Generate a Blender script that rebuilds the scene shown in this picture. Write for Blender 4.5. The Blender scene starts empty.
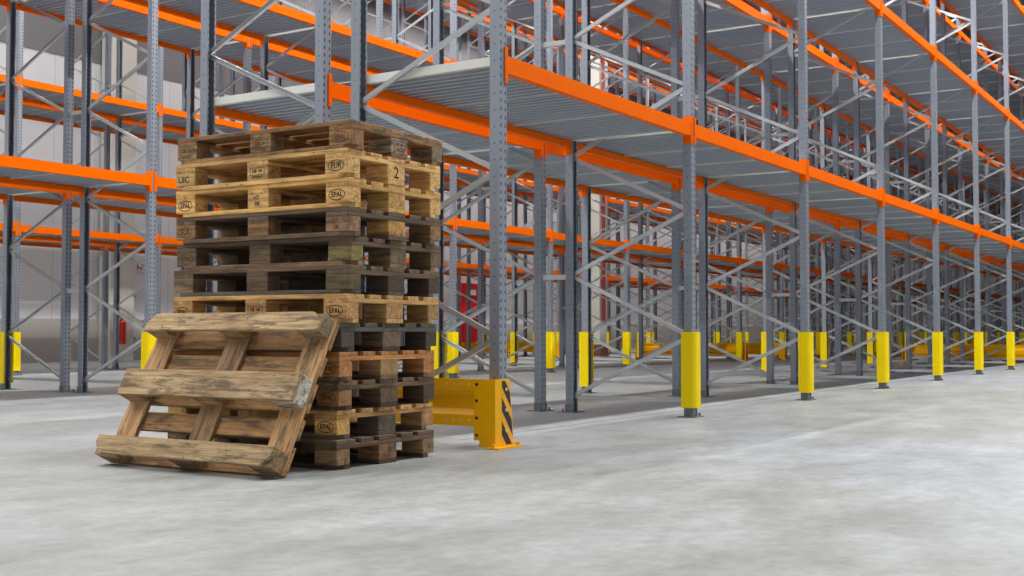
import bpy, bmesh, math, random
from mathutils import Vector, Matrix
R = math.radians
random.seed(7)
S = bpy.context.scene
COL = S.collection

# ------------------------------------------------------------------ camera
YAW = 0.5657; TILT = 0.0370; CAMZ = 0.675; FPX = 1187.4
cd = bpy.data.cameras.new('camera'); cam = bpy.data.objects.new('camera', cd); COL.objects.link(cam)
cd.sensor_width = 36; cd.lens = 36 * FPX / 1024; cd.clip_end = 200
cam.location = (0, 0, CAMZ)
cam.rotation_euler = (math.pi/2 + TILT, 0, YAW - math.pi/2)
S.camera = cam

# ------------------------------------------------------------------ light and exposure
S.view_settings.view_transform = 'Standard'; S.view_settings.look = 'None'
S.view_settings.gamma = 1; S.view_settings.use_curve_mapping = False
S.view_settings.exposure = 0.15
W = bpy.data.worlds.new('world'); S.world = W; W.use_nodes = True
W.node_tree.nodes['Background'].inputs[0].default_value = (0.86, 0.93, 1.0, 1)
W.node_tree.nodes['Background'].inputs[1].default_value = 0.95
ROOF = 11.2
LAMPS = []        # (x, y, length along x, power)
for y in (-7.5, -2.5):
    for x in (-3.0, 3.0, 9.0, 15.0, 21.0, 27.0): LAMPS.append((x, y, 5.6, 45))
for x in (-3.0, 3.0): LAMPS.append((x, 1.4, 5.6, 40))
for x in (9.0, 15.0, 21.0, 27.0): LAMPS.append((x, 1.4, 5.6, 680))
for x in (-3.0, 3.0, 9.0, 15.0): LAMPS.append((x, 8.2, 5.6, 470))
for x in (-3.0, 3.0, 9.0, 15.0, 21.0, 27.0, 33.0, 39.0): LAMPS.append((x, 14.5, 5.6, 360 if x < 12 else 420))
for x in (-3.0, 3.0, 9.0, 15.0, 21.0, 27.0, 33.0, 39.0, 45.0, 51.0, 57.0, 63.0): LAMPS.append((x, 20.9, 5.6, 125 if x < 25 else 260))
for y in (-4.5, 2.0): LAMPS.append((54.0, y, 5.6, 260))
def area(name, loc, sx, sy, power, color=(1, 0.985, 0.96)):
    l = bpy.data.lights.new(name, 'AREA'); l.shape = 'RECTANGLE'; l.size = sx; l.size_y = sy
    l.energy = power; l.color = color
    o = bpy.data.objects.new(name, l); COL.objects.link(o); o.location = loc; return o
for (x, y, ln, pw) in LAMPS: area('ceiling_lamp_light', (x, y, ROOF - 0.62), ln, 0.22, pw)

# ------------------------------------------------------------------ helpers
def srgb(r, g, b):
    f = lambda c: (c/255)/12.92 if c/255 <= 0.04045 else ((c/255+0.055)/1.055)**2.4
    return (f(r), f(g), f(b), 1)
def link(name, mesh, parent=None, mat=None, loc=None, rot=None):
    o = bpy.data.objects.new(name, mesh); COL.objects.link(o)
    if parent is not None: o.parent = parent
    if mat is not None and mesh is not None and not mesh.materials: mesh.materials.append(mat)
    if loc is not None: o.location = loc
    if rot is not None: o.rotation_euler = rot
    return o
def tag(o, label=None, cat=None, group=None, kind=None):
    if label: o['label'] = label
    if cat: o['category'] = cat
    if group: o['group'] = group
    if kind: o['kind'] = kind
    elif cat: o['kind'] = 'structure' if cat == 'pillar' else 'thing'
    return o
def mesh_of(bm, name, mat=None, smooth=False, recalc=True):
    if recalc: bmesh.ops.recalc_face_normals(bm, faces=bm.faces)
    me = bpy.data.meshes.new(name); bm.to_mesh(me); bm.free()
    if mat: me.materials.append(mat)
    if smooth:
        for p in me.polygons: p.use_smooth = True
    return me
def box(bm, x0, y0, z0, x1, y1, z1, mi=0):
    v = [bm.verts.new(p) for p in ((x0,y0,z0),(x1,y0,z0),(x1,y1,z0),(x0,y1,z0),(x0,y0,z1),(x1,y0,z1),(x1,y1,z1),(x0,y1,z1))]
    for f in ((0,3,2,1),(4,5,6,7),(0,1,5,4),(1,2,6,5),(2,3,7,6),(3,0,4,7)):
        bm.faces.new([v[i] for i in f]).material_index = mi
def extrude_poly(bm, pts, a, b, axis='z', mi=0):
    """closed polygon pts (2d) swept from a to b along an axis"""
    def P(p, t):
        if axis == 'z': return (p[0], p[1], t)
        if axis == 'x': return (t, p[0], p[1])
        return (p[0], t, p[1])
    A = [bm.verts.new(P(p, a)) for p in pts]; B = [bm.verts.new(P(p, b)) for p in pts]
    n = len(pts)
    bm.faces.new(A).material_index = mi; bm.faces.new(B[::-1]).material_index = mi
    for i in range(n):
        bm.faces.new((A[i], B[i], B[(i+1) % n], A[(i+1) % n])).material_index = mi
def cyl(bm, c, r, h, axis='z', n=12, mi=0, r2=None):
    r2 = r if r2 is None else r2
    def P(a, rr, t):
        u, v = rr*math.cos(a), rr*math.sin(a)
        if axis == 'z': return (c[0]+u, c[1]+v, c[2]+t)
        if axis == 'x': return (c[0]+t, c[1]+u, c[2]+v)
        return (c[0]+u, c[1]+t, c[2]+v)
    A = [bm.verts.new(P(2*math.pi*i/n, r, 0)) for i in range(n)]; B = [bm.verts.new(P(2*math.pi*i/n, r2, h)) for i in range(n)]
    bm.faces.new(A[::-1]).material_index = mi; bm.faces.new(B).material_index = mi
    for i in range(n): bm.faces.new((A[i], A[(i+1) % n], B[(i+1) % n], B[i])).material_index = mi
def bevel(bm, w, seg=1):
    bmesh.ops.bevel(bm, geom=list(bm.edges), offset=w, segments=seg, profile=0.6, affect='EDGES')

class N:
    """tiny node helper"""
    def __init__(s, name):
        s.m = bpy.data.materials.new(name); s.m.use_nodes = True; s.t = s.m.node_tree
        s.b = s.t.nodes['Principled BSDF']
    def n(s, typ, **kw):
        nd = s.t.nodes.new(typ)
        for k, v in kw.items():
            if k == 'i':
                for kk, vv in v.items():
                    if isinstance(vv, bpy.types.NodeSocket): s.t.links.new(vv, nd.inputs[kk])
                    else: nd.inputs[kk].default_value = vv
            else: setattr(nd, k, v)
        return nd
    def math(s, op, a, b=None, c=None):
        nd = s.n('ShaderNodeMath', operation=op)
        for i, v in enumerate((a, b, c)):
            if v is None: continue
            if isinstance(v, bpy.types.NodeSocket): s.t.links.new(v, nd.inputs[i])
            else: nd.inputs[i].default_value = v
        return nd.outputs[0]
    def mix(s, fac, a, b, blend='MIX'):
        nd = s.n('ShaderNodeMix', data_type='RGBA', blend_type=blend)
        for k, v in ((0, fac), (6, a), (7, b)):
            if isinstance(v, bpy.types.NodeSocket): s.t.links.new(v, nd.inputs[k])
            else: nd.inputs[k].default_value = v
        return nd.outputs[2]
    def noise(s, vec, scale, detail=4, rough=0.6):
        return s.n('ShaderNodeTexNoise', i={'Vector': vec, 'Scale': scale, 'Detail': detail, 'Roughness': rough}).outputs[0]
    def ramp(s, fac, stops):
        nd = s.n('ShaderNodeValToRGB', i={'Fac': fac}); e = nd.color_ramp.elements
        while len(e) < len(stops): e.new(0.5)
        for el, (p, c) in zip(e, stops): el.position = p; el.color = c if len(c) == 4 else (*c, 1)
        return nd.outputs[0]
    def set(s, **kw):
        for k, v in kw.items():
            k = {'color': 'Base Color', 'rough': 'Roughness', 'metal': 'Metallic', 'normal': 'Normal', 'emit': 'Emission Color', 'emits': 'Emission Strength', 'spec': 'Specular IOR Level'}[k]
            if isinstance(v, bpy.types.NodeSocket): s.t.links.new(v, s.b.inputs[k])
            else: s.b.inputs[k].default_value = v
        return s.m
    def obj(s): return s.n('ShaderNodeTexCoord').outputs['Object']
    def scaled(s, vec, sc, loc=(0,0,0)):
        return s.n('ShaderNodeMapping', i={'Vector': vec, 'Scale': sc, 'Location': loc}).outputs[0]

# ------------------------------------------------------------------ materials
def mat_steel(name, rgb, rough=0.42, metal=0.55, var=0.12, slots=False, grainy=0.12):
    k = N(name); o = k.obj()
    geo = k.n('ShaderNodeNewGeometry').outputs['Position']
    n1 = k.noise(k.scaled(geo, (3, 3, 0.8)), 2.0, 3); n2 = k.noise(geo, 40, 2)
    base = k.mix(k.math('MULTIPLY', n1, 1.0), tuple(c*(1-var) for c in rgb[:3])+(1,), tuple(min(1, c*(1+var)) for c in rgb[:3])+(1,))
    if slots:
        s = k.n('ShaderNodeSeparateXYZ', i={'Vector': o})
        x, y, z = s.outputs
        fx = k.math('LESS_THAN', k.math('ABSOLUTE', k.math('SUBTRACT', k.math('ABSOLUTE', x), 0.024)), 0.0055)
        fy = k.math('GREATER_THAN', k.math('ABSOLUTE', y), 0.0338)
        fz = k.math('LESS_THAN', k.math('FRACT', k.math('DIVIDE', z, 0.05)), 0.42)
        slot = k.math('MULTIPLY', k.math('MULTIPLY', fx, fy), fz)
        fy2 = k.math('LESS_THAN', k.math('ABSOLUTE', y), 0.004)
        fz2 = k.math('LESS_THAN', k.math('FRACT', k.math('DIVIDE', z, 0.10)), 0.08)
        fx2 = k.math('GREATER_THAN', k.math('ABSOLUTE', x), 0.038)
        hole = k.math('MAXIMUM', slot, k.math('MULTIPLY', k.math('MULTIPLY', fy2, fz2), fx2))
        base = k.mix(hole, base, (0.012, 0.014, 0.018, 1))
    r = k.math('ADD', k.math('MULTIPLY', n2, grainy), rough-grainy/2)
    return k.set(color=base, rough=r, metal=metal)
M = {}
M['post'] = mat_steel('galvanised_post', srgb(142, 149, 160), 0.46, 0.30, slots=True)
M['brace'] = mat_steel('bright_galvanised', srgb(190, 193, 193), 0.33, 0.6, 0.06, grainy=0.0)
M['foot'] = mat_steel('foot_plate', srgb(120, 124, 128), 0.5, 0.4)
M['deck'] = mat_steel('deck_sheet', srgb(168, 177, 188), 0.46, 0.3, 0.03, grainy=0.0)
M['deckedge'] = mat_steel('deck_edge', srgb(222, 223, 216), 0.5, 0.15, 0.04)
def paint(name, rgb, rough=0.4, scuff=0.08, spec=0.5):
    k = N(name); o = k.n('ShaderNodeNewGeometry').outputs['Position']
    n = k.noise(o, 5, 5)
    c = k.mix(n, tuple(v*(1-scuff) for v in rgb[:3])+(1,), tuple(min(1, v*(1+scuff)) for v in rgb[:3])+(1,))
    return k.set(color=c, rough=rough, metal=0.0, spec=spec)
M['orange'] = paint('orange_paint', srgb(255, 108, 0), 0.42, spec=0.04)
M['yellow'] = paint('yellow_plastic', srgb(255, 222, 0), 0.45, 0.03, spec=0.2)
M['guard'] = paint('guard_paint', srgb(248, 180, 4), 0.38, 0.05, spec=0.25)
M['dark'] = paint('dark_rubber', srgb(30, 30, 30), 0.6)
M['hole'] = paint('pale_bolt', srgb(210, 200, 170), 0.5)
M['red'] = paint('red_paint', srgb(200, 22, 30), 0.35)
M['white'] = paint('white_paint', srgb(225, 225, 225), 0.5)
M['ink'] = paint('stamp_ink', srgb(38, 26, 18), 0.9, 0.2)
M['inkfaint'] = paint('faded_stamp_ink', srgb(86, 58, 36), 0.9, 0.3)

def mat_stripes():
    k = N('hazard_stripes'); s = k.n('ShaderNodeSeparateXYZ', i={'Vector': k.obj()}); x, y, z = s.outputs
    f = k.math('FRACT', k.math('DIVIDE', k.math('ADD', z, k.math('MULTIPLY', x, 1.3)), 0.138))
    f = k.math('GREATER_THAN', f, 0.42)
    return k.set(color=k.mix(f, srgb(246, 176, 12), srgb(28, 28, 26)), rough=0.45)
M['stripes'] = mat_stripes()

def mat_wood(name, dirt=0.5):
    k = N(name); o = k.obj()
    info = k.n('ShaderNodeObjectInfo')
    off = k.n('ShaderNodeCombineXYZ', i={0: k.math('MULTIPLY', info.outputs['Random'], 37.0), 1: k.math('MULTIPLY', info.outputs['Random'], 11.0), 2: info.outputs['Random']}).outputs[0]
    v = k.n('ShaderNodeVectorMath', operation='ADD', i={0: o, 1: off}).outputs[0]
    grain = k.noise(k.scaled(v, (2.2, 48, 48)), 1.6, 5, 0.65)
    broad = k.noise(k.scaled(v, (3.0, 11, 11)), 1.3, 4, 0.6)
    blot = k.noise(k.scaled(v, (2.6, 13, 13)), 1.7, 6, 0.72)
    col = info.outputs['Color']
    g = k.ramp(grain, [(0.28, (0.42, 0.36, 0.30)), (0.52, (0.98, 0.95, 0.90)), (0.75, (1.34, 1.32, 1.26))])
    c = k.mix(1.0, col, g, 'MULTIPLY')
    c = k.mix(1.0, c, k.ramp(broad, [(0.3, (0.74, 0.67, 0.58)), (0.7, (1.22, 1.22, 1.20))]), 'MULTIPLY')
    jit = k.math('ADD', k.math('MULTIPLY', info.outputs['Random'], 0.34), 0.82)
    c = k.mix(1.0, c, k.n('ShaderNodeCombineXYZ', i={0: jit, 1: jit, 2: jit}).outputs[0], 'MULTIPLY')
    d = k.ramp(blot, [(0.50, (0, 0, 0)), (0.60, (dirt, dirt, dirt))])
    c = k.mix(d, c, srgb(70, 60, 50))
    vor = k.n('ShaderNodeTexVoronoi', i={'Vector': k.scaled(v, (1, 1, 1)), 'Scale': 16.0}).outputs['Distance']
    c = k.mix(k.math('MULTIPLY', k.math('LESS_THAN', vor, 0.085), 0.75), c, srgb(52, 34, 20))
    h = k.math('ADD', k.math('MULTIPLY', grain, 0.7), k.math('MULTIPLY', blot, 0.3))
    bump = k.n('ShaderNodeBump', i={'Strength': 0.45, 'Distance': 0.004, 'Height': h}).outputs[0]
    return k.set(color=c, rough=0.78, normal=bump)
M['wood'] = mat_wood('pallet_wood', 0.35)
M['woodold'] = mat_wood('weathered_pallet_wood', 0.75)

def mat_floor():
    k = N('polished_concrete'); p = k.n('ShaderNodeNewGeometry').outputs['Position']
    a = k.noise(k.scaled(p, (1, 1.0, 1)), 0.55, 6, 0.62)
    b = k.noise(k.scaled(p, (0.9, 1.5, 1), (3, 1, 0)), 1.5, 9, 0.74)
    c = k.noise(p, 14, 5, 0.7)
    d = k.noise(k.scaled(p, (1, 1, 1), (9, 4, 2)), 0.22, 3, 0.5)
    col = k.ramp(b, [(0.32, srgb(143, 146, 144)), (0.50, srgb(159, 163, 164)), (0.66, srgb(173, 177, 183))])
    m2 = k.noise(k.scaled(p, (1.0, 1.3, 1), (5, 2, 0)), 4.2, 9, 0.80)
    col = k.mix(1.0, col, k.ramp(m2, [(0.38, (0.87, 0.87, 0.85)), (0.5, (0.98, 0.98, 0.98)), (0.60, (1.03, 1.03, 1.035))]), 'MULTIPLY')
    col = k.mix(1.0, col, k.ramp(a, [(0.30, (0.86, 0.86, 0.85)), (0.62, (1.03, 1.03, 1.04))]), 'MULTIPLY')
    col = k.mix(1.0, col, k.ramp(d, [(0.40, (0.95, 0.95, 0.915)), (0.60, (0.975, 1.0, 1.08))]), 'MULTIPLY')
    col = k.mix(1.0, col, k.ramp(c, [(0.36, (0.86, 0.86, 0.85)), (0.62, (1.04, 1.04, 1.04))]), 'MULTIPLY')
    # beam shadow painted as dark line under nearest rack, then saw cut joints
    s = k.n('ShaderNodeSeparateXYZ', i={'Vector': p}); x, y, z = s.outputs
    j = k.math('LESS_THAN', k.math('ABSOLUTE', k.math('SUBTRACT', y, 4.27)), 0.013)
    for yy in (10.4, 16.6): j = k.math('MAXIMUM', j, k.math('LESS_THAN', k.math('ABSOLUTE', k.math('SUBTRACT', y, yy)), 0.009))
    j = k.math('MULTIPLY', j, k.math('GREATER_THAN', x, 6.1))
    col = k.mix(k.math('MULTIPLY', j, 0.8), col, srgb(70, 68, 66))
    pit = k.n('ShaderNodeTexVoronoi', i={'Vector': k.scaled(p, (1, 1.4, 1)), 'Scale': 3.3}).outputs['Distance']
    wear = k.noise(p, 6.0, 6, 0.8)
    col = k.mix(k.math('MULTIPLY', k.math('LESS_THAN', k.math('ADD', pit, wear), 0.50), 0.35), col, srgb(120, 118, 112))
    # scattered dark scuffs
    sc = k.noise(k.scaled(p, (0.8, 2.4, 1), (1, 7, 0)), 1.6, 7, 0.72)
    col = k.mix(k.ramp(sc, [(0.66, (0, 0, 0)), (0.78, (0.5, 0.5, 0.5))]), col, srgb(112, 112, 108))
    r = k.math('ADD', k.math('MULTIPLY', b, 0.25), 0.33)
    bump = k.n('ShaderNodeBump', i={'Strength': 0.08, 'Distance': 0.01, 'Height': c}).outputs[0]
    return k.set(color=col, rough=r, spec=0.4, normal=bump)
M['floor'] = mat_floor()
def mat_panels(name, rgb, seam=1.1, dirty=0.05):
    k = N(name); p = k.n('ShaderNodeNewGeometry').outputs['Position']
    s = k.n('ShaderNodeSeparateXYZ', i={'Vector': p}); x, y, z = s.outputs
    t = k.math('ADD', x, y)
    f = k.math('LESS_THAN', k.math('FRACT', k.math('DIVIDE', t, seam)), 0.015)
    n = k.noise(p, 0.6, 4)
    c = k.mix(n, tuple(v*(1-dirty) for v in rgb[:3])+(1,), tuple(min(1, v*(1+dirty)) for v in rgb[:3])+(1,))
    c = k.mix(k.math('MULTIPLY', f, 0.35), c, (0.1, 0.1, 0.1, 1))
    return k.set(color=c, rough=0.6)
M['wall'] = mat_panels('white_wall_panels', srgb(208, 209, 211))
M['plinth'] = mat_panels('grey_plinth', srgb(172, 168, 163), 6.0, 0.08)
M['wallupper'] = mat_panels('grey_upper_wall', srgb(112, 110, 112), 1.1)
M['pillar'] = mat_panels('concrete_pillar', srgb(196, 194, 184), 50)
M['ceiling'] = mat_panels('grey_roof_sheet', srgb(128, 132, 138), 0.5)
M['brown'] = paint('brown_base', srgb(120, 72, 52), 0.7)
kk = N('lamp_diffuser'); M['lamp'] = kk.set(color=(1, 1, 1, 1), emit=(1, 0.98, 0.94, 1), emits=3.0)
kk = N('exit_light'); M['exit'] = kk.set(color=(0.3, 1, 0.5, 1), emit=(0.35, 1.0, 0.6, 1), emits=2.5)

# ------------------------------------------------------------------ room shell
X0, X1, Y0, Y1 = -9.0, 78.0, -12.0, 22.8
def shell(name, mat, *boxes):
    bm = bmesh.new()
    for b in boxes: box(bm, *b)
    return tag(link(name, mesh_of(bm, name, mat)), kind='structure')
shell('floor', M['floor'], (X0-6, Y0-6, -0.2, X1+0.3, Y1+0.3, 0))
shell('ceiling', M['ceiling'], (X0, Y0, ROOF, X1+0.3, Y1+0.3, ROOF+0.2))
shell('wall_back', M['wall'], (X0, Y1, 0.0, X1, Y1+0.25, 6.9))
shell('trim_1', M['wallupper'], (X0, Y1-0.02, 6.9, X1, Y1+0.25, ROOF))  # back wall in darker grey above the white panels
shell('baseboard_back', M['plinth'], (X0, Y1-0.06, 0, X1, Y1, 0.97))
# unseen walls added to keep world light off upper decks, open low down
shell('shade_wall_left', M['wallupper'], (X0-0.25, Y0-0.25, 4.6, X0, Y1+0.25, ROOF), (X0-0.25, Y1-4.0, 0, X0, Y1+0.25, 4.6))
shell('shade_wall_front', M['wallupper'], (X0, Y0-0.25, 4.6, X1+0.25, Y0, ROOF), (32.0, Y0-0.25, 0, X1+0.25, Y0, 4.6))
shell('wall_right', M['wall'], (X1, Y0, 0.0, X1+0.25, Y1+0.25, ROOF))
shell('baseboard_right', M['plinth'], (X1-0.06, Y0, 0, X1, Y1-0.06, 0.97))

# building pillars along the back wall and in the passage
def pillar(x, y, w, d, label):
    r = link('pillar', None, loc=(x, y, 0)); tag(r, label, 'pillar')
    bm = bmesh.new(); box(bm, -w/2, -d/2, 0, w/2, d/2, ROOF); bevel(bm, 0.015)
    link('shaft', mesh_of(bm, 'pillar_shaft', M['pillar']), r)
    return r
for i, x in enumerate((-3.0, 18.36, 40.7)):
    pillar(x, Y1-0.26, 0.70, 0.40, ['pale concrete pillar against back wall, left of the photo',
        'pale concrete pillar on back wall beside the red fire extinguisher',
        'pale concrete pillar on back wall far down the hall'][i])
pp = pillar(28.36, 15.3, 0.42, 0.42, 'pale pillar with brown base and red pipe, in far aisle')
bm = bmesh.new(); box(bm, -0.25, -0.25, 0, 0.25, 0.25, 0.34); bevel(bm, 0.02); link('base', mesh_of(bm, 'pillar_base', M['brown']), pp)
bm = bmesh.new(); cyl(bm, (-0.06, -0.26, 0.9), 0.045, 9.6)
for z in (2.0, 4.0, 6.0, 8.0): box(bm, -0.12, -0.27, z, 0.0, -0.205, z+0.05)
link('pipe', mesh_of(bm, 'red_pipe', paint('maroon_pipe', srgb(140, 40, 34))), pp)

# fire point: cabinet, exit light, extinguisher, sign, pipe
cb = link('fire_cabinet', None, loc=(32.6, Y1-0.27, 0.0)); tag(cb, 'tall red fire cabinet against back wall behind the racks', 'cabinet')
bm = bmesh.new(); box(bm, -0.48, -0.18, 0.12, 0.48, 0.2, 2.3); bevel(bm, 0.01); link('body', mesh_of(bm, 'cab_body', M['red']), cb)
bm = bmesh.new(); box(bm, -0.44, -0.20, 0.18, 0.44, -0.181, 2.24); dr = link('door', mesh_of(bm, 'cab_door', M['red']), cb)
bm = bmesh.new(); box(bm, -0.02, -0.215, 1.9, 0.30, -0.2, 2.08); dp = link('plate', mesh_of(bm, 'cab_plate', M['white']), dr); dp['label'] = 'white sign plate'
bm = bmesh.new(); box(bm, 0.34, -0.24, 1.0, 0.38, -0.2, 1.25); link('handle', mesh_of(bm, 'cab_handle', M['dark']), dr)
bm = bmesh.new(); box(bm, -0.46, -0.17, 0, -0.36, 0.19, 0.12); box(bm, 0.36, -0.17, 0, 0.46, 0.19, 0.12); link('foot', mesh_of(bm, 'cab_feet', M['dark']), cb)
ex = link('exit_sign', None, loc=(32.45, Y1, 2.68)); tag(ex, 'small glowing green exit light above the red fire cabinet', 'sign')
bm = bmesh.new(); box(bm, -0.2, -0.06, -0.09, 0.2, 0, 0.09); bevel(bm, 0.006); link('housing', mesh_of(bm, 'exit_housing', M['white']), ex)
bm = bmesh.new(); box(bm, -0.17, -0.07, -0.07, 0.17, -0.058, 0.07); link('lens', mesh_of(bm, 'exit_lens', M['exit']), ex)

fe = link('fire_extinguisher', None, loc=(18.27, Y1-0.58, 0.40)); fe.scale = (1.0, 1.0, 1.25); tag(fe, 'red fire extinguisher hanging low on the pale wall pillar', 'fire extinguisher')
bm = bmesh.new(); cyl(bm, (0, 0, 0), 0.085, 0.40, n=20); cyl(bm, (0, 0, 0.40), 0.085, 0.06, n=20, r2=0.03)
link('cylinder', mesh_of(bm, 'fe_body', M['red'], smooth=False), fe)
bm = bmesh.new(); cyl(bm, (0, 0, 0.46), 0.02, 0.05); box(bm, -0.10, -0.012, 0.49, 0.03, 0.012, 0.515); box(bm, -0.09, -0.012, 0.525, 0.02, 0.012, 0.545); link('valve', mesh_of(bm, 'fe_valve', M['dark']), fe)
cu = bpy.data.curves.new('fe_hose', 'CURVE'); cu.dimensions = '3D'; cu.bevel_depth = 0.011; sp = cu.splines.new('BEZIER'); sp.bezier_points.add(2)
for b_, co in zip(sp.bezier_points, ((-0.02, 0, 0.48), (-0.125, -0.01, 0.30), (-0.10, -0.02, 0.05))):
    b_.co = co; b_.handle_left_type = b_.handle_right_type = 'AUTO'
cu.materials.append(M['dark']); tmp = link('hose_curve', cu)
hm = bpy.data.meshes.new_from_object(tmp.evaluated_get(bpy.context.evaluated_depsgraph_get())); bpy.data.objects.remove(tmp); link('hose', hm, fe)
bm = bmesh.new(); box(bm, -0.04, 0.08, 0.1, 0.04, 0.12, 0.4); link('bracket', mesh_of(bm, 'fe_bracket', M['dark']), fe)
# small wall sign with red flame mark
sg = link('fire_sign', None, loc=(19.24, Y1, 2.22)); sg.scale = (0.7, 1, 0.7); tag(sg, 'small white wall sign with red fire marks above the extinguisher', 'sign')
bm = bmesh.new(); box(bm, -0.17, -0.012, -0.14, 0.17, 0, 0.14); link('plate', mesh_of(bm, 'sign_plate', M['white']), sg)
bm = bmesh.new()
for a in ((-0.13, -0.11, -0.095, 0.11), (-0.13, 0.07, -0.02, 0.11), (-0.13, -0.02, -0.04, 0.02), (0.02, -0.11, 0.055, 0.11), (0.02, 0.07, 0.13, 0.11), (0.10, -0.02, 0.13, 0.11), (0.02, -0.02, 0.13, 0.01)):
    box(bm, a[0], -0.02, a[1], a[2], -0.012, a[3])
link('mark', mesh_of(bm, 'sign_mark', M['red']), sg)
wp = link('wall_pipe', None, loc=(18.90, Y1-0.13, 0)); tag(wp, 'thin grey upright pipe on back wall beside the pillar', 'pipe')
bm = bmesh.new(); cyl(bm, (0, 0, 0), 0.06, 2.0, n=12); cyl(bm, (0, 0, 2.0), 0.06, 0.04, n=12, r2=0.02); link('tube', mesh_of(bm, 'wp', M['foot']), wp)
bm = bmesh.new()
for z in (0.5, 1.5): box(bm, -0.075, -0.07, z, 0.075, 0.12, z+0.04)
link('bracket', mesh_of(bm, 'wpb', M['foot']), wp)

# ceiling lamps
bm = bmesh.new(); box(bm, -2.85, -0.14, -0.1, 2.85, 0.14, 0.0); bevel(bm, 0.012); lamp_h = mesh_of(bm, 'lamp_housing', M['white'])
bm = bmesh.new(); box(bm, -2.8, -0.11, -0.112, 2.8, 0.11, -0.100); lamp_d = mesh_of(bm, 'lamp_diffuser', M['lamp'])
bm = bmesh.new()
for x in (-2.2, 2.2): cyl(bm, (x, 0, 0.0), 0.006, 0.5, n=6)
lamp_c = mesh_of(bm, 'lamp_rods', M['dark'])
def where(x, y):
    row = {-7.5: 'open floor, outer line', -2.5: 'open floor, middle line', 1.4: 'open floor along the nearest racks', -4.5: 'end wall, open side', 2.0: 'end wall beside the open floor',
           8.2: 'aisle between first two double racks', 14.5: 'aisle between second and third double racks', 20.9: 'aisle along the back wall'}[y]
    return row
ORD = ['first', 'second', 'third', 'fourth', 'fifth', 'sixth', 'seventh', 'eighth', 'ninth', 'tenth', 'eleventh', 'twelfth', 'thirteenth', 'fourteenth', 'fifteenth', 'sixteenth', 'seventeenth', 'eighteenth', 'nineteenth', 'twentieth', 'twenty-first', 'twenty-second', 'twenty-third', 'twenty-fourth', 'twenty-fifth', 'twenty-sixth']
cnt = {}
def inview(x, y, z0, z1, mx=230, my=120):
    s, c = math.sin(YAW), math.cos(YAW)
    X = x*s - y*c; F = x*c + y*s
    if F < 1.0: return False
    u = 512 + FPX*X/F
    if u < -mx or u > 1024+mx: return False
    va = 332 - FPX*(z1-CAMZ)/F; vb = 332 - FPX*(z0-CAMZ)/F
    return va < 576+my and vb > -my
for (x, y, ln, pw) in LAMPS:
    if not inview(x, y, ROOF-1, ROOF, 100, 40): continue
    k = cnt.get(y, 0); cnt[y] = k+1
    r = link('ceiling_lamp', None, loc=(x, y, ROOF-0.5)); tag(r, f'white strip lamp, {ORD[k]} in line over {where(x, y)}', 'lamp', 'strip lamps under the roof')
    link('housing', lamp_h, r); link('diffuser', lamp_d, r); link('hanger', lamp_c, r)

# ------------------------------------------------------------------ rack geometry
D = 1.083; GAP = 0.310; BAY = 2.80; H = 10.1
LV = [2.29, 4.59, 6.88, 9.18]
NODE_F = [0.64 + 1.005*i for i in range(10)]; NODE_R = [0.13] + [1.15 + 1.005*i for i in range(9)]
def post_profile(flip=1):
    w, d, t, l = 0.040, 0.035, 0.0025, 0.016
    p = [(-w, -d), (w, -d), (w, d), (w-l, d), (w-l, d-t), (w-t, d-t), (w-t, -d+t), (-w+t, -d+t), (-w+t, d-t), (-w+l, d-t), (-w+l, d), (-w, d)]
    return [(x, y*flip) for x, y in p]
def post_mesh(flip):
    bm = bmesh.new(); extrude_poly(bm, post_profile(flip), 0.006, H); return mesh_of(bm, 'upright_post', M['post'])
POST_F, POST_R = post_mesh(1), post_mesh(-1)
def bar_between(bm, y0, z0, y1, z1, w=0.032, d=0.022, xc=0.0, full=True):
    """C shaped bar in the frame plane (x = const), opening to +x"""
    a = Vector((0, y0, z0)); b = Vector((0, y1, z1)); dr = (b-a).normalized(); nm = Vector((0, -dr.z, dr.y)); t = 0.003
    if full: prof = [(-d/2, -w/2), (d/2, -w/2), (d/2, -w/2+t), (-d/2+t, -w/2+t), (-d/2+t, w/2-t), (d/2, w/2-t), (d/2, w/2), (-d/2, w/2)]
    else: prof = [(-d/2, -w/2), (d/2, -w/2), (d/2, w/2), (-d/2, w/2)]
    A = [bm.verts.new(a + nm*q + Vector((xc+p, 0, 0))) for p, q in prof]; B = [bm.verts.new(b + nm*q + Vector((xc+p, 0, 0))) for p, q in prof]
    n = len(prof); bm.faces.new(A); bm.faces.new(B[::-1])
    for i in range(n): bm.faces.new((A[i], B[i], B[(i+1) % n], A[(i+1) % n]))
def frame_bars():
    L = [(0.0, 0.13, D, 0.13)]
    for i in range(9):
        L.append((D, NODE_R[i], 0.0, NODE_F[i])); L.append((0.0, NODE_F[i], D, NODE_R[i+1]))
    L.append((0.0, H-0.08, D, H-0.08))
    return L
BRACE = []
for i, (ya, za, yb, zb) in enumerate(frame_bars()):
    bm = bmesh.new(); bar_between(bm, ya, za, yb, zb, xc=(0.0 if i % 2 else 0.006)); BRACE.append((mesh_of(bm, 'brace', M['brace']), max(za, zb), min(za, zb)))
def foot_bm(bm, y=0, mi=0):
    box(bm, -0.095, y-0.075, 0, 0.095, y+0.075, 0.007, mi)
    box(bm, -0.044, y-0.040, 0.007, -0.041, y+0.036, 0.07, mi); box(bm, 0.041, y-0.040, 0.007, 0.044, y+0.036, 0.07, mi)
    for sx in (-0.075, 0.075): cyl(bm, (sx, y-0.045, 0.007), 0.010, 0.022, n=6, mi=mi)
bm = bmesh.new(); foot_bm(bm); FOOT = mesh_of(bm, 'base_plate', M['foot'])
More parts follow.
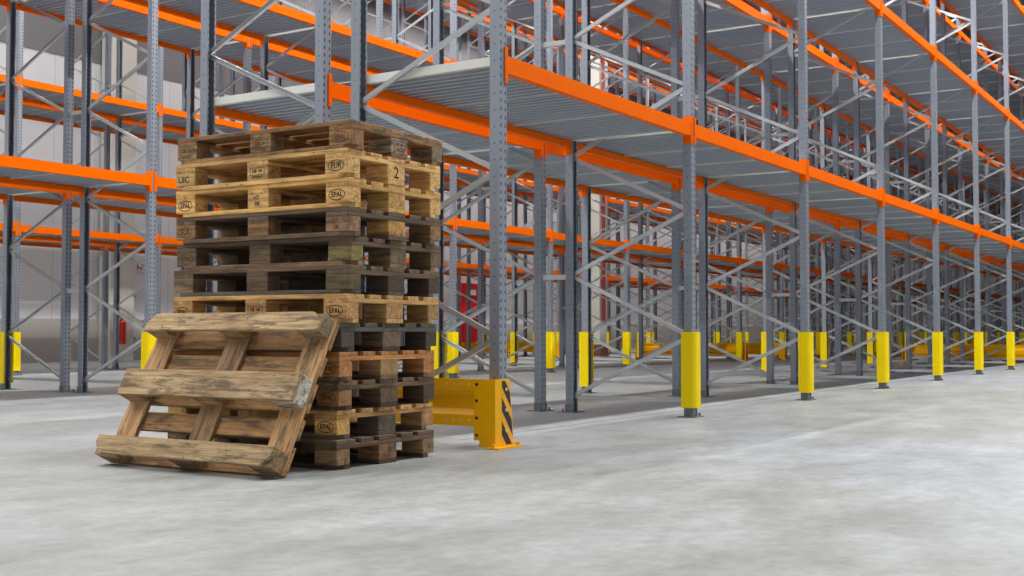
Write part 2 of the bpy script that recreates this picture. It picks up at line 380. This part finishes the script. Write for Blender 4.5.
# one joined light mesh for frames too far away to show their pieces
def far_frame():
    bm = bmesh.new(); extrude_poly(bm, post_profile(1), 0.006, H, mi=0)
    bm2 = [(x, y+D) for x, y in post_profile(-1)]
    extrude_poly(bm, bm2, 0.006, H, mi=0)
    n0 = len(bm.faces)
    for (ya, za, yb, zb) in frame_bars(): bar_between(bm, ya, za, yb, zb, full=False)
    bm.faces.ensure_lookup_table()
    for f in bm.faces[n0:]: f.material_index = 1
    foot_bm(bm, 0, 2); foot_bm(bm, D, 2)
    me = mesh_of(bm, 'rack_frame_far'); me.materials.append(M['post']); me.materials.append(M['brace']); me.materials.append(M['foot']); return me
FARF = far_frame()
bm = bmesh.new()
for z in (1.14, 3.15, 5.16, 7.17): box(bm, -0.02, 0.037, z-0.02, 0.02, GAP-0.037, z+0.02)
SPACER_FAR = mesh_of(bm, 'row_spacer', M['brace'])
bm = bmesh.new(); box(bm, -0.02, 0.037, -0.02, 0.02, GAP-0.037, 0.02); box(bm, -0.03, 0.0355, -0.03, 0.03, 0.04, 0.03); box(bm, -0.03, GAP-0.04, -0.03, 0.03, GAP-0.0355, 0.03)
SPACER = mesh_of(bm, 'row_spacer_bar', M['brace'])

# post guard: plastic shell round the front of the post
def guard_mesh():
    bm = bmesh.new(); out = []; ins = []
    hw, yf, yb, rr, t = 0.066, -0.072, 0.050, 0.035, 0.018
    def arc(cx, cy, a0, a1, r): return [(cx + r*math.cos(R(a0+(a1-a0)*i/6)), cy + r*math.sin(R(a0+(a1-a0)*i/6))) for i in range(7)]
    out = [(-hw, yb)] + arc(-hw+rr, yf+rr, 180, 270, rr) + arc(hw-rr, yf+rr, 270, 360, rr) + [(hw, yb)]
    hi, yi, ri = hw-t, yf+t, 0.018
    ins = [(hi, yb)] + arc(hi-ri, yi+ri, 360, 270, ri) + arc(-hi+ri, yi+ri, 270, 180, ri) + [(-hi, yb)]
    A = [[bm.verts.new((x, y, z)) for x, y in out] for z in (0.075, 0.675)]; B = [[bm.verts.new((x, y, z)) for x, y in ins[::-1]] for z in (0.075, 0.675)]
    n = len(out)
    for i in range(n-1):
        bm.faces.new((A[0][i], A[0][i+1], A[1][i+1], A[1][i])); bm.faces.new((B[0][i], B[1][i], B[1][i+1], B[0][i+1]))
        bm.faces.new((A[1][i], A[1][i+1], B[1][i+1], B[1][i])); bm.faces.new((A[0][i], B[0][i], B[0][i+1], A[0][i+1]))
    for e in (0, n-1): bm.faces.new((A[0][e], A[1][e], B[1][e], B[0][e]))
    return mesh_of(bm, 'post_guard', M['yellow'])
GUARD = guard_mesh()

# beams
BEAM_PROF = [(-0.038, -0.053), (0.014, -0.053), (0.014, -0.003), (-0.006, -0.003), (-0.006, 0.053), (-0.038, 0.053)]
bm = bmesh.new(); extrude_poly(bm, BEAM_PROF, 0.046, BAY-0.046, axis='x'); BEAM_BAR = mesh_of(bm, 'beam_bar', M['orange'])
def conn(bm, s):
    xa, xb = (0.0415, 0.0460) if s > 0 else (BAY-0.0460, BAY-0.0415)
    box(bm, xa, -0.0425, -0.115, xb, 0.026, 0.105)
    xa, xb = (0.012, 0.0415) if s > 0 else (BAY-0.0415, BAY-0.012)
    box(bm, xa, -0.0425, -0.115, xb, -0.0380, 0.105)
    for z in (-0.09, -0.03, 0.05): cyl(bm, (0.026 if s > 0 else BAY-0.026, -0.0455, z), 0.006, 0.004, axis='y', n=8)
bm = bmesh.new(); conn(bm, 1); CONN_L = mesh_of(bm, 'end_plate', M['orange'])
bm = bmesh.new(); conn(bm, -1); CONN_R = mesh_of(bm, 'end_plate', M['orange'])
bm = bmesh.new(); extrude_poly(bm, BEAM_PROF, 0.046, BAY-0.046, axis='x'); conn(bm, 1); conn(bm, -1); BEAM_FAR = mesh_of(bm, 'shelf_beam', M['orange'])

# decks: corrugated steel sheets, ribs running front to back
DT = 0.052; DB = 0.002
def sheet(bm, xa, xb, pitch=0.0885):
    n = max(1, round((xb-xa)/pitch)); p = (xb-xa)/n; t = 0.0022; top = []
    for i in range(n):
        x = xa + i*p
        top += [(x, DB+0.002), (x+p*0.34, DB+0.002), (x+p*0.46, DT), (x+p*0.88, DT)]
    top.append((xb, DB+0.006))
    bot = [(x, z-t) for x, z in top]
    y0, y1 = -0.003, D+0.003
    rows = [[bm.verts.new((x, y, z)) for x, z in pr] for pr in (top, bot) for y in (y0, y1)]
    T0, T1, B0, B1 = rows
    for i in range(len(top)-1):
        bm.faces.new((T0[i], T0[i+1], T1[i+1], T1[i])); bm.faces.new((B0[i], B1[i], B1[i+1], B0[i+1]))
        bm.faces.new((T0[i], B0[i], B0[i+1], T0[i+1])); bm.faces.new((T1[i], T1[i+1], B1[i+1], B1[i]))
    bm.faces.new((T0[0], T1[0], B1[0], B0[0])); bm.faces.new((T0[-1], B0[-1], B1[-1], T1[-1]))
SEAM = [0.047, 0.95, 1.85, BAY-0.047]
PANEL = []
for i in range(3):
    bm = bmesh.new(); sheet(bm, SEAM[i]+0.003, SEAM[i+1]-0.003)
    PANEL.append(mesh_of(bm, 'deck_panel', M['deck']))
TRIMM = []
for a, b_, c0, c1, m0 in ((SEAM[1]-0.002, SEAM[1]+0.002, DB-0.012, DB+0.03, 0.02), (SEAM[2]-0.002, SEAM[2]+0.002, DB-0.012, DB+0.03, 0.02),
                      (0.020, 0.046, DB-0.002, DT+0.002, 0.04), (BAY-0.046, BAY-0.020, DB-0.002, DT+0.002, 0.04)):
    bm = bmesh.new(); box(bm, a, m0, c0, b_, D-m0, c1); TRIMM.append(mesh_of(bm, 'edge_trim', M['deckedge']))
bm = bmesh.new(); n0 = 0
for i in range(3): sheet(bm, SEAM[i]+0.003, SEAM[i+1]-0.003)
n0 = len(bm.faces)
for x in (SEAM[1], SEAM[2]): box(bm, x-0.002, 0.02, DB-0.012, x+0.002, D-0.02, DB+0.03, 1)
box(bm, 0.020, 0.04, DB-0.002, 0.046, D-0.04, DT+0.002, 1); box(bm, BAY-0.046, 0.04, DB-0.002, BAY-0.020, D-0.04, DT+0.002, 1)
DECK_FAR = mesh_of(bm, 'shelf_deck', M['deck']); DECK_FAR.materials.append(M['deckedge'])

# ------------------------------------------------------------------ rack rows
YA = 3.875; YC = 10.06; YE = 16.41
XA, XC, XE = 8.748, 8.628, 8.648
ROWS = [  # name, y of the row's low-y post line, faces low y?, x origin, first frame, last frame
    ('the nearest rack row', YA, True, XA, -1, 10), ('the row backed onto the nearest one', YA+D+GAP, False, XA, -1, 18),
    ('the third row, across the first aisle', YC, True, XC, -2, 22), ('the fourth row, backed onto the third', YC+D+GAP, False, XC, -2, 22),
    ('the fifth row, across the second aisle', YE, True, XE, -1, 22), ('the sixth row, nearest the back wall', YE+D+GAP, False, XE, -1, 22)]
def dist(x, y): return x*math.cos(YAW) + y*math.sin(YAW)
NEAR = 21.0
beams = []; decks = []
def seq(i, n, lo):
    return ORD[i]
for ri, (rn, yb, low, xo, n0, n1) in enumerate(ROWS):
    fi = 0; gi = 0
    short = ['nearest rack row', 'second rack row', 'third rack row', 'fourth rack row', 'fifth rack row', 'sixth rack row'][ri]
    cntlab = 'from its near end' if ri < 2 else 'counting from the left'
    for n in range(n0, n1+1):
        x = xo + n*BAY
        if inview(x, yb+D/2, 0, H):
            near = dist(x, yb) < NEAR
            loc = (x, yb, 0) if low else (x, yb+D, 0); rot = (0, 0, 0 if low else math.pi)
            lab = f'grey steel upright rack frame, {ORD[fi]} of {short} {cntlab}'
            grp = 'upright frames of the racks'
            if near:
                r = link('storage_rack', None, loc=loc, rot=rot)
                link('upright_post', POST_F, r); link('upright_post', POST_R, r, loc=(0, D, 0))
                link('base_plate', FOOT, r); link('base_plate', FOOT, r, loc=(0, D, 0), rot=(0, 0, math.pi))
                for me, zh, zl in BRACE:
                    if inview(x, yb+D/2, zl, zh, my=160): link('brace', me, r)
                if ri % 2 == 0:
                    for z in (1.14, 3.15, 5.16, 7.17): link('row_spacer', SPACER, r, loc=(0, D, z))
            else:
                r = link('storage_rack', FARF, loc=loc, rot=rot)
                if ri % 2 == 0:
                    for z in (1.14, 3.15, 5.16, 7.17): link('row_spacer', SPACER, r, loc=(0, D, z))
            tag(r, lab, 'rack', grp)
            if not (n == -1 and ri < 2):
                g = link('post_guard', GUARD, loc=loc, rot=rot)
                tag(g, f'yellow guard on {ORD[fi]} aisle post of {short} {cntlab}', 'post guard', 'yellow guards round the aisle posts')
            fi += 1
        if n == n1: break
        xm = x + BAY/2
        bi = fi  # bay named by the frame at its far end
        for li, z in enumerate(LV):
            lname = ['lowest', 'second', 'third', 'top'][li]
            if inview(x, yb+D/2, z-0.1, z+0.1, my=60) or inview(x+BAY, yb+D/2, z-0.1, z+0.1, my=60) or inview(xm, yb+D/2, z-0.1, z+0.1, my=60):
                for face in (0, 1):
                    aisle = (face == 0) == low
                    beams.append((dist(xm, yb), x, yb if face == 0 else yb+D, face, z, f"orange beam, {'aisle' if aisle else 'rear'} side, {lname} shelf, bay {{}} of {short}", n-n0))
                decks.append((dist(xm, yb), x, yb, z, f'corrugated steel deck, {lname} shelf, bay {{}} of {short}', n-n0))
def bayname(i): return ORD[i]
beams.sort(key=lambda b: b[0]); decks.sort(key=lambda b: b[0])
rest = []
for i, (d, x, y, face, z, lab, k) in enumerate(beams):
    if i >= 300: rest.append((x, y, face, z)); continue
    loc = (x, y, z) if face == 0 else (x+BAY, y, z); rot = (0, 0, 0 if face == 0 else math.pi)
    if d < 15:
        r = link('shelf_beam', BEAM_BAR, loc=loc, rot=rot); link('end_plate', CONN_L, r); link('end_plate', CONN_R, r)
    else: r = link('shelf_beam', BEAM_FAR, loc=loc, rot=rot)
    tag(r, lab.replace('bay {}', ORD[k]+' bay'), 'shelf beam', 'orange beams of the racks')
if rest:
    bm = bmesh.new(); src = bmesh.new(); src.from_mesh(BEAM_FAR)
    vs = [v.co.copy() for v in src.verts]; src.verts.index_update(); fs = [[v.index for v in f.verts] for f in src.faces]
    for (x, y, face, z) in rest:
        m = Matrix.Translation((x if face == 0 else x+BAY, y, z)) @ Matrix.Rotation(0 if face == 0 else math.pi, 4, 'Z')
        nv = [bm.verts.new(m @ v) for v in vs]
        for f in fs: bm.faces.new([nv[j] for j in f])
    o = link('shelf_beam', mesh_of(bm, 'far_beams', M['orange'], recalc=False)); tag(o, 'distant orange beams at the far end of the racks', 'shelf beam', 'orange beams of the racks', 'stuff')
restd = []
for i, (d, x, y, z, lab, k) in enumerate(decks):
    if i >= 300: restd.append((x, y, z)); continue
    if d < 15:
        r = link('shelf_deck', None, loc=(x, y, z))
        for p in PANEL: link('deck_panel', p, r)
        for p in TRIMM: link('edge_trim', p, r)['label'] = 'pale folded steel edge strip'
    else: r = link('shelf_deck', DECK_FAR, loc=(x, y, z))
    tag(r, lab.replace('bay {}', ORD[k]+' bay'), 'shelf deck', 'corrugated decks of the racks')
if restd:
    bm = bmesh.new(); src = bmesh.new(); src.from_mesh(DECK_FAR); src.verts.index_update()
    vs = [v.co.copy() for v in src.verts]; fs = [([v.index for v in f.verts], f.material_index) for f in src.faces]
    for (x, y, z) in restd:
        nv = [bm.verts.new(v + Vector((x, y, z))) for v in vs]
        for f, mi in fs: bm.faces.new([nv[j] for j in f]).material_index = mi
    me = mesh_of(bm, 'far_decks', M['deck'], recalc=False); me.materials.append(M['deckedge'])
    tag(link('shelf_deck', me), 'distant steel decks at the far end of the racks', 'shelf deck', 'corrugated decks of the racks', 'stuff')
print('beams', len(beams), 'decks', len(decks))

# ------------------------------------------------------------------ rack end barriers (yellow rail on two legs)
def rail_mesh(L):
    """ridged rail along +y, visible face towards -x"""
    prof = [(0.0, 0.125), (0.0, 0.190), (0.030, 0.225), (0.030, 0.300), (0.0, 0.335), (0.0, 0.400), (0.012, 0.400), (0.012, 0.340), (0.042, 0.305), (0.042, 0.220), (0.012, 0.185), (0.012, 0.125)]
    bm = bmesh.new()
    A = [bm.verts.new((x, 0, z)) for x, z in prof]; B = [bm.verts.new((x, L, z)) for x, z in prof]
    bm.faces.new(A); bm.faces.new(B[::-1])
    for i in range(len(prof)): bm.faces.new((A[i], B[i], B[(i+1) % len(prof)], A[(i+1) % len(prof)]))
    return mesh_of(bm, 'rail', M['guard'])
def leg_mesh(s):
    """L shaped leg: wide plate facing -x, return plate facing the aisle"""
    t = 0.008; w = 0.150; q = 0.200
    bm = bmesh.new()
    box(bm, 0, 0, 0.045, t, w, 0.40)                     # plate facing -x, raised a little off the floor
    box(bm, 0, 0, 0.008, t, 0.11, 0.045)
    extrude_poly(bm, [(t, 0.008), (q, 0.008), (q-0.045, 0.40), (t, 0.40)], 0, t, axis='y')   # return plate facing the aisle
    box(bm, t, w-t, 0.045, 0.06, w, 0.40)
    if s < 0:
        for v in bm.verts: v.co.y = -v.co.y
    return mesh_of(bm, 'leg', M['guard'])
LEG_A, LEG_B = leg_mesh(1), leg_mesh(-1)
bm = bmesh.new(); box(bm, -0.035, -0.045, 0, 0.235, 0.035, 0.010)
for p in ((0.215, -0.02), (0.215, 0.018), (-0.020, 0.0)): cyl(bm, (p[0], p[1], 0.010), 0.012, 0.02, n=6)
GPLATE = mesh_of(bm, 'base_plate', M['guard'])
bm = bmesh.new(); extrude_poly(bm, [(0, 0), (0.120, 0), (0.078, 0.372), (0, 0.372)], 0, 0.0015, axis='y'); STICK = mesh_of(bm, 'hazard_strip', M['stripes'])
def barrier(x, y0, y1, label, flip=False, detail=True):
    r = link('rack_end_barrier', None, loc=(x, y0, 0)); tag(r, label, 'barrier', 'yellow barriers at the rack ends')
    if flip: r.rotation_euler = (0, 0, math.pi); r.location = (x, y1, 0)
    L = y1 - y0
    for s, yy, me in ((1, 0, LEG_A), (-1, L, LEG_B)):
        lg = link('leg', me, r, loc=(0, yy, 0))
        st = link('hazard_strip', STICK, lg, loc=(0.070, -0.0016*s if s > 0 else 0.0001, 0.018)); st['label'] = 'black and yellow diagonal hazard stripes'
        link('base_plate', GPLATE, r, loc=(0, yy, 0), rot=(0, 0, 0)) if s > 0 else link('base_plate', GPLATE, r, loc=(0.2, yy, 0), rot=(0, 0, math.pi))
        if detail:
            for z in (0.075, 0.175, 0.275, 0.37):
                bm = bmesh.new(); cyl(bm, (-0.006, 0.128*s, z), 0.009, 0.006, axis='x', n=8); link('bolt', mesh_of(bm, 'bolt', M['dark']), lg)
            for z in (0.10, 0.22, 0.34):
                bm = bmesh.new(); cyl(bm, (0.112, -0.008*s - (0.0 if s > 0 else 0.0), z), 0.010, 0.006, axis='y', n=8); link('bolt', mesh_of(bm, 'bolt', M['hole']), lg)
    rl = link('rail', rail_mesh(L - 0.24), r, loc=(0.010, 0.12, 0))
    if detail:
        bm = bmesh.new()
        k = 0
        y = 0.07
        while y < L - 0.5:
            for z in (0.157, 0.368): cyl(bm, (-0.0015, y, z), 0.0075, 0.002, axis='x', n=8)
            y += 0.055 if (k % 4) != 3 else 0.10
            k += 1
        bo = link('hole_row', mesh_of(bm, 'holes', M['hole']), rl); bo['kind'] = 'stuff'
barrier(5.742, 3.760, 6.50, 'yellow end barrier with hazard stripes, directly behind the pallet stack')
for nm, yb, xo, lab in (('n', YA, XA, 'nearest double rack'), ('m', YC, XC, 'second double rack'), ('f', YE, XE, 'third double rack')):
    barrier(xo + 6*BAY + 0.21, yb-0.14, yb+2*D+GAP+0.15, f'yellow low barrier at passage, on near side, under {lab}', flip=True, detail=False)
    barrier(xo + 7*BAY - 0.21, yb-0.14, yb+2*D+GAP+0.15, f'yellow low barrier at passage, on far side, under {lab}', detail=False)

# ------------------------------------------------------------------ pallets
BL, BS = 1.2, 0.8
def board(name, length, width, th, cham=None):
    """board lying along local x, centred; cham: cut corners on one long side"""
    bm = bmesh.new(); a, b = length/2, width/2
    if cham: c = 0.055; pts = [(-a+c, -b), (a-c, -b), (a, -b+c), (a, b), (-a, b), (-a, -b+c)]
    else: pts = [(-a, -b), (a, -b), (a, b), (-a, b)]
    extrude_poly(bm, pts, 0, th); bmesh.ops.recalc_face_normals(bm, faces=bm.faces); bevel(bm, 0.0022)
    return mesh_of(bm, name)
DECK_W = board('deck_board_wide', BL, 0.145, 0.022); DECK_N = board('deck_board_narrow', BL, 0.10, 0.022)
CROSS = board('cross_board', BS, 0.145, 0.022)
BOT_E = board('bottom_board_edge', BL, 0.10, 0.022, True); BOT_M = board('bottom_board_mid', BL, 0.145, 0.022)
def blockm(lx, ly, cut=None):
    bm = bmesh.new(); a, b = lx/2, ly/2; c = 0.035
    pts = [(-a, -b), (a, -b), (a, b), (-a, b)]
    if cut == 'c': pts = [(-a+c, -b), (a, -b), (a, b), (-a, b), (-a, -b+c)]
    extrude_poly(bm, pts, 0, 0.078); bmesh.ops.recalc_face_normals(bm, faces=bm.faces); bevel(bm, 0.003)
    return mesh_of(bm, 'block')
BLK_E = blockm(0.145, 0.10); BLK_M = blockm(0.145, 0.145)
def dupmesh(me, mat):
    m = me.copy(); m.materials.append(mat); return m
PM = {}
for w in ('wood', 'woodold'):
    PM[w] = {k: dupmesh(v, M[w]) for k, v in dict(dw=DECK_W, dn=DECK_N, cr=CROSS, be=BOT_E, bm=BOT_M, ke=BLK_E, km=BLK_M).items()}
def shade(c, f): return (c[0]*f, c[1]*f, c[2]*f, 1)
def pallet(label, group, deck, block, bottom, w='wood', over={}):
    r = link('pallet', None); tag(r, label, 'pallet', group); P = PM[w]
    def add(name, me, x, y, z, rz, col, key=None):
        o = link(name, me, r, loc=(x, y, z), rot=(0, 0, rz)); c = over.get(key, col)
        f = random.uniform(0.86, 1.12); o.color = shade(c, f); return o
    q = math.pi/2
    # bottom boards run along y; the chamfered side points outwards
    add('bottom_board', P['be'], 0.05, 0.6, 0, -q, bottom, 'bot0'); add('bottom_board', P['bm'], 0.4, 0.6, 0, q, bottom, 'bot1'); add('bottom_board', P['be'], 0.75, 0.6, 0, q, bottom, 'bot2')
    for i, x in enumerate((0.05, 0.4, 0.75)):
        for j, y in enumerate((0.0725, 0.6, 1.1275)):
            blk = add('block', P['km'] if i == 1 else P['ke'], x, y, 0.022, q, block, f'b{i}{j}')
            r[f'_{i}{j}'] = blk.name
    for j, y in enumerate((0.0725, 0.6, 1.1275)): add('cross_board', P['cr'], 0.4, y, 0.100, 0, deck, f'c{j}')
    for j, (x, k) in enumerate(((0.0725, 'dw'), (0.235, 'dn'), (0.4, 'dw'), (0.565, 'dn'), (0.7275, 'dw'))):
        add('deck_board', P[k], x, 0.6, 0.122, q, deck, f'd{j}')
    return r
# stamps: lettering and oval rings a hair proud of the block face
def text_mesh(s, size):
    cu = bpy.data.curves.new('t', 'FONT'); cu.body = s; cu.size = size; cu.align_x = 'CENTER'; cu.align_y = 'CENTER'; cu.extrude = 0.0004; cu.offset = 0.0008
    o = bpy.data.objects.new('t', cu); COL.objects.link(o)
    dg = bpy.context.evaluated_depsgraph_get(); me = bpy.data.meshes.new_from_object(o.evaluated_get(dg)); bpy.data.objects.remove(o)
    return me
def stamp_mesh(kind, ink):
    bm = bmesh.new()
    def put(s, size, dx=0, dy=0, sx=1.0):
        me = text_mesh(s, size); n = len(bm.verts); bm.from_mesh(me); bm.verts.ensure_lookup_table()
        for v in bm.verts[n:]: v.co.x = v.co.x*sx + dx; v.co.y += dy
    def oval(a, b, w):
        o, i = [], []
        for k in range(32):
            t = 2*math.pi*k/32; o.append(bm.verts.new((a*math.cos(t), b*math.sin(t), 0.0005))); i.append(bm.verts.new(((a-w)*math.cos(t), (b-w)*math.sin(t), 0.0005)))
        for k in range(32): bm.faces.new((o[k], o[(k+1) % 32], i[(k+1) % 32], i[k]))
    def rect(x0, y0, x1, y1): box(bm, x0, y0, 0.0002, x1, y1, 0.0008)
    if kind == 'EPAL': put('EPAL', 0.036, 0, 0, 0.95); oval(0.053, 0.029, 0.0042)
    elif kind == 'EUR': put('EUR', 0.044, 0, 0, 0.85); oval(0.052, 0.029, 0.0042)
    elif kind == 'UIC': put('UIC', 0.046, -0.01, -0.004, 1.1)
    elif kind == '2': put('2', 0.085, 0, 0, 1.0)
    elif kind == 'code':
        for a in ((-0.05, 0.0255, 0.05, 0.028), (-0.05, -0.012, 0.05, -0.0095), (-0.05, -0.012, -0.0475, 0.028), (0.0475, -0.012, 0.05, 0.028)): rect(*a)
        put('DB', 0.024, -0.02, 0.008); put('DE-', 0.018, 0.022, 0.008); put('HT 0 4 8', 0.018, 0, -0.024)
    elif kind == 'ippc': put('HT', 0.030, -0.01, 0.014); put('DE', 0.026, -0.004, -0.016)
    me = mesh_of(bm, 'stamp_'+kind, ink, recalc=False); return me
ST = {}
def stamp(p, key, kind, face, faint=False):
    """face 'L' = long side (towards -x), 'S' = short side (towards -y)"""
    kk = (kind, faint)
    if kk not in ST: ST[kk] = stamp_mesh(kind, M['inkfaint'] if faint else M['ink'])
    b = bpy.data.objects[p[f'_{key}']]
    o = link('stamp', ST[kk], b); o['label'] = 'dark printed stamp'
    # block local frame: its x runs along the pallet's y (rz=90): block local (x, y) = pallet (y, -x)
    half = 0.0503 if key[0] != '1' else 0.0728
    if face == 'L':      # pallet -x is block local +y ; writing runs along pallet -y = block local -x
        m = Matrix(((-1, 0, 0), (0, 0, 1), (0, 1, 0))).to_4x4(); m.translation = Vector((0, half, 0.039))
    else:                # pallet -y is block local -x ; writing runs along pallet +x = block local -y
        m = Matrix(((0, 0, -1), (-1, 0, 0), (0, 1, 0))).to_4x4(); m.translation = Vector((-0.0728, 0, 0.039))
    o.matrix_local = m
FR = srgb(226, 184, 120); FR2 = srgb(218, 174, 106); TAN = srgb(204, 162, 104); OLD = srgb(152, 116, 76); GREY = srgb(114, 94, 74); DARK = srgb(78, 62, 48); OR = srgb(190, 132, 78); GREEN = srgb(122, 112, 62); COLDG = srgb(98, 92, 86)
G = 'pallets in the tall stack'
STACK = [  # from the top: x, y, turn, deck, block, bottom, material, overrides, label
 (4.503, 3.797, 1.86, OLD, srgb(160,128,92), OLD, 'woodold', {'b00': srgb(160,118,78), 'b10': srgb(180,160,136), 'b20': srgb(150,128,104)}, 'brown weathered pallet on the very top of the tall stack'),
 (4.483, 3.807, 0.94, FR, FR, FR, 'wood', {}, 'pale fresh pallet with painted figure 2, second from stack top'),
 (4.493, 3.809, 1.18, FR2, FR, FR2, 'wood', {'b10': srgb(214,170,100)}, 'pale yellowish pallet with two oval stamps, third from stack top'),
 (4.495, 3.810, 1.13, GREY, OLD, GREY, 'woodold', {'b10': srgb(206,158,90), 'b00': srgb(140,110,84)}, 'grey-brown pallet with one yellow block on its short side, fourth from top'),
 (4.532, 3.823, 2.02, GREY, srgb(122,100,74), srgb(150,122,88), 'woodold', {'b00': GREEN}, 'grey-brown pallet with green-tinged corner block, fifth from stack top'),
 (4.510, 3.818, 2.14, GREY, DARK, COLDG, 'woodold', {'b00': srgb(108,100,64), 'b02': srgb(150,128,96), 'b01': srgb(120,96,70)}, 'darkest mossy pallet with chipped centre block, sixth from stack top'),
 (4.494, 3.820, 1.37, TAN, TAN, TAN, 'wood', {}, 'light tan pallet with oval stamps in middle of the stack'),
 (4.476, 3.834, 0.30, COLDG, srgb(84,76,70), DARK, 'woodold', {'b10': srgb(120,104,84)}, 'dark grey pallet under the light tan one, mid stack'),
 (4.459, 3.832, 0.66, OR, OR, GREY, 'wood', {'b10': srgb(186,150,104)}, 'orange-brown pallet, fourth from the floor in the stack'),
 (4.474, 3.846, 0.32, srgb(118,96,76), srgb(166,122,78), DARK, 'woodold', {'b10': srgb(110,90,70), 'b20': srgb(90,74,60)}, 'brown pallet with dark top boards, third from the floor'),
 (4.483, 3.866, 0.29, TAN, FR2, srgb(110,98,84), 'wood', {'b10': srgb(100,92,80), 'b20': srgb(176,138,94)}, 'light tan pallet with one dark middle block, second from floor'),
 (4.447, 3.835, -0.07, GREY, srgb(142,114,84), DARK, 'woodold', {'b10': srgb(156,118,84)}, 'grey-brown bottom pallet standing on the floor under the stack')]
PAL = []
for i, (x, y, t, dk, bk, bt, w, ov, lab) in enumerate(STACK):
    p = pallet(lab, G, dk, bk, bt, w, ov); p.location = (x, y, 0.144*(11-i)); p.rotation_euler = (0, 0, R(t)); PAL.append(p)
stamp(PAL[0], '00', 'EPAL', 'L', True); stamp(PAL[0], '01', 'code', 'L', True); stamp(PAL[0], '02', 'code', 'L', True); stamp(PAL[0], '10', 'code', 'S', True)
stamp(PAL[1], '00', 'EUR', 'L'); stamp(PAL[1], '01', 'code', 'L'); stamp(PAL[1], '02', 'UIC', 'L'); stamp(PAL[1], '10', '2', 'S')
stamp(PAL[2], '00', 'EPAL', 'L'); stamp(PAL[2], '01', 'ippc', 'L'); stamp(PAL[2], '02', 'EPAL', 'L')
stamp(PAL[3], '00', 'ippc', 'L', True); stamp(PAL[3], '02', 'EUR', 'L', True)
stamp(PAL[4], '02', 'EPAL', 'L', True)
stamp(PAL[6], '00', 'EPAL', 'L'); stamp(PAL[6], '01', 'code', 'L'); stamp(PAL[6], '02', 'EPAL', 'L')
stamp(PAL[8], '00', 'EPAL', 'L', True); stamp(PAL[9], '00', 'EPAL', 'L', True); stamp(PAL[10], '00', 'EPAL', 'L')
# the pallet leaning on its long side against the stack, underside out
LB = srgb(172, 140, 98)
lp = pallet('worn pallet leaning on its long edge against the stack, underside out', None, srgb(172, 132, 86), srgb(160, 132, 96), srgb(188, 162, 124), 'woodold',
            {'c0': srgb(182, 146, 104), 'c1': srgb(170, 136, 98), 'c2': srgb(184, 146, 102), 'b12': srgb(206, 206, 200), 'b22': srgb(150, 132, 108)})
al = R(28.0); th = R(-90 + 0.725)
u = Vector((math.cos(th), math.sin(th), 0)); nb = Vector((-math.sin(th), math.cos(th), 0))
up = Vector((0, 0, 1))*math.cos(al) + nb*math.sin(al); mm = Vector((0, 0, 1))*math.sin(al) - nb*math.cos(al)
O = Vector((4.077, 5.031, 0.001)) + mm*0.144
mw = Matrix.Identity(4)
for i in range(3): mw[i][0] = up[i]; mw[i][1] = u[i]; mw[i][2] = -mm[i]; mw[i][3] = O[i]
lp.matrix_world = mw
for p in PAL + [lp]:
    for kx in list(p.keys()):
        if kx.startswith('_'): del p[kx]
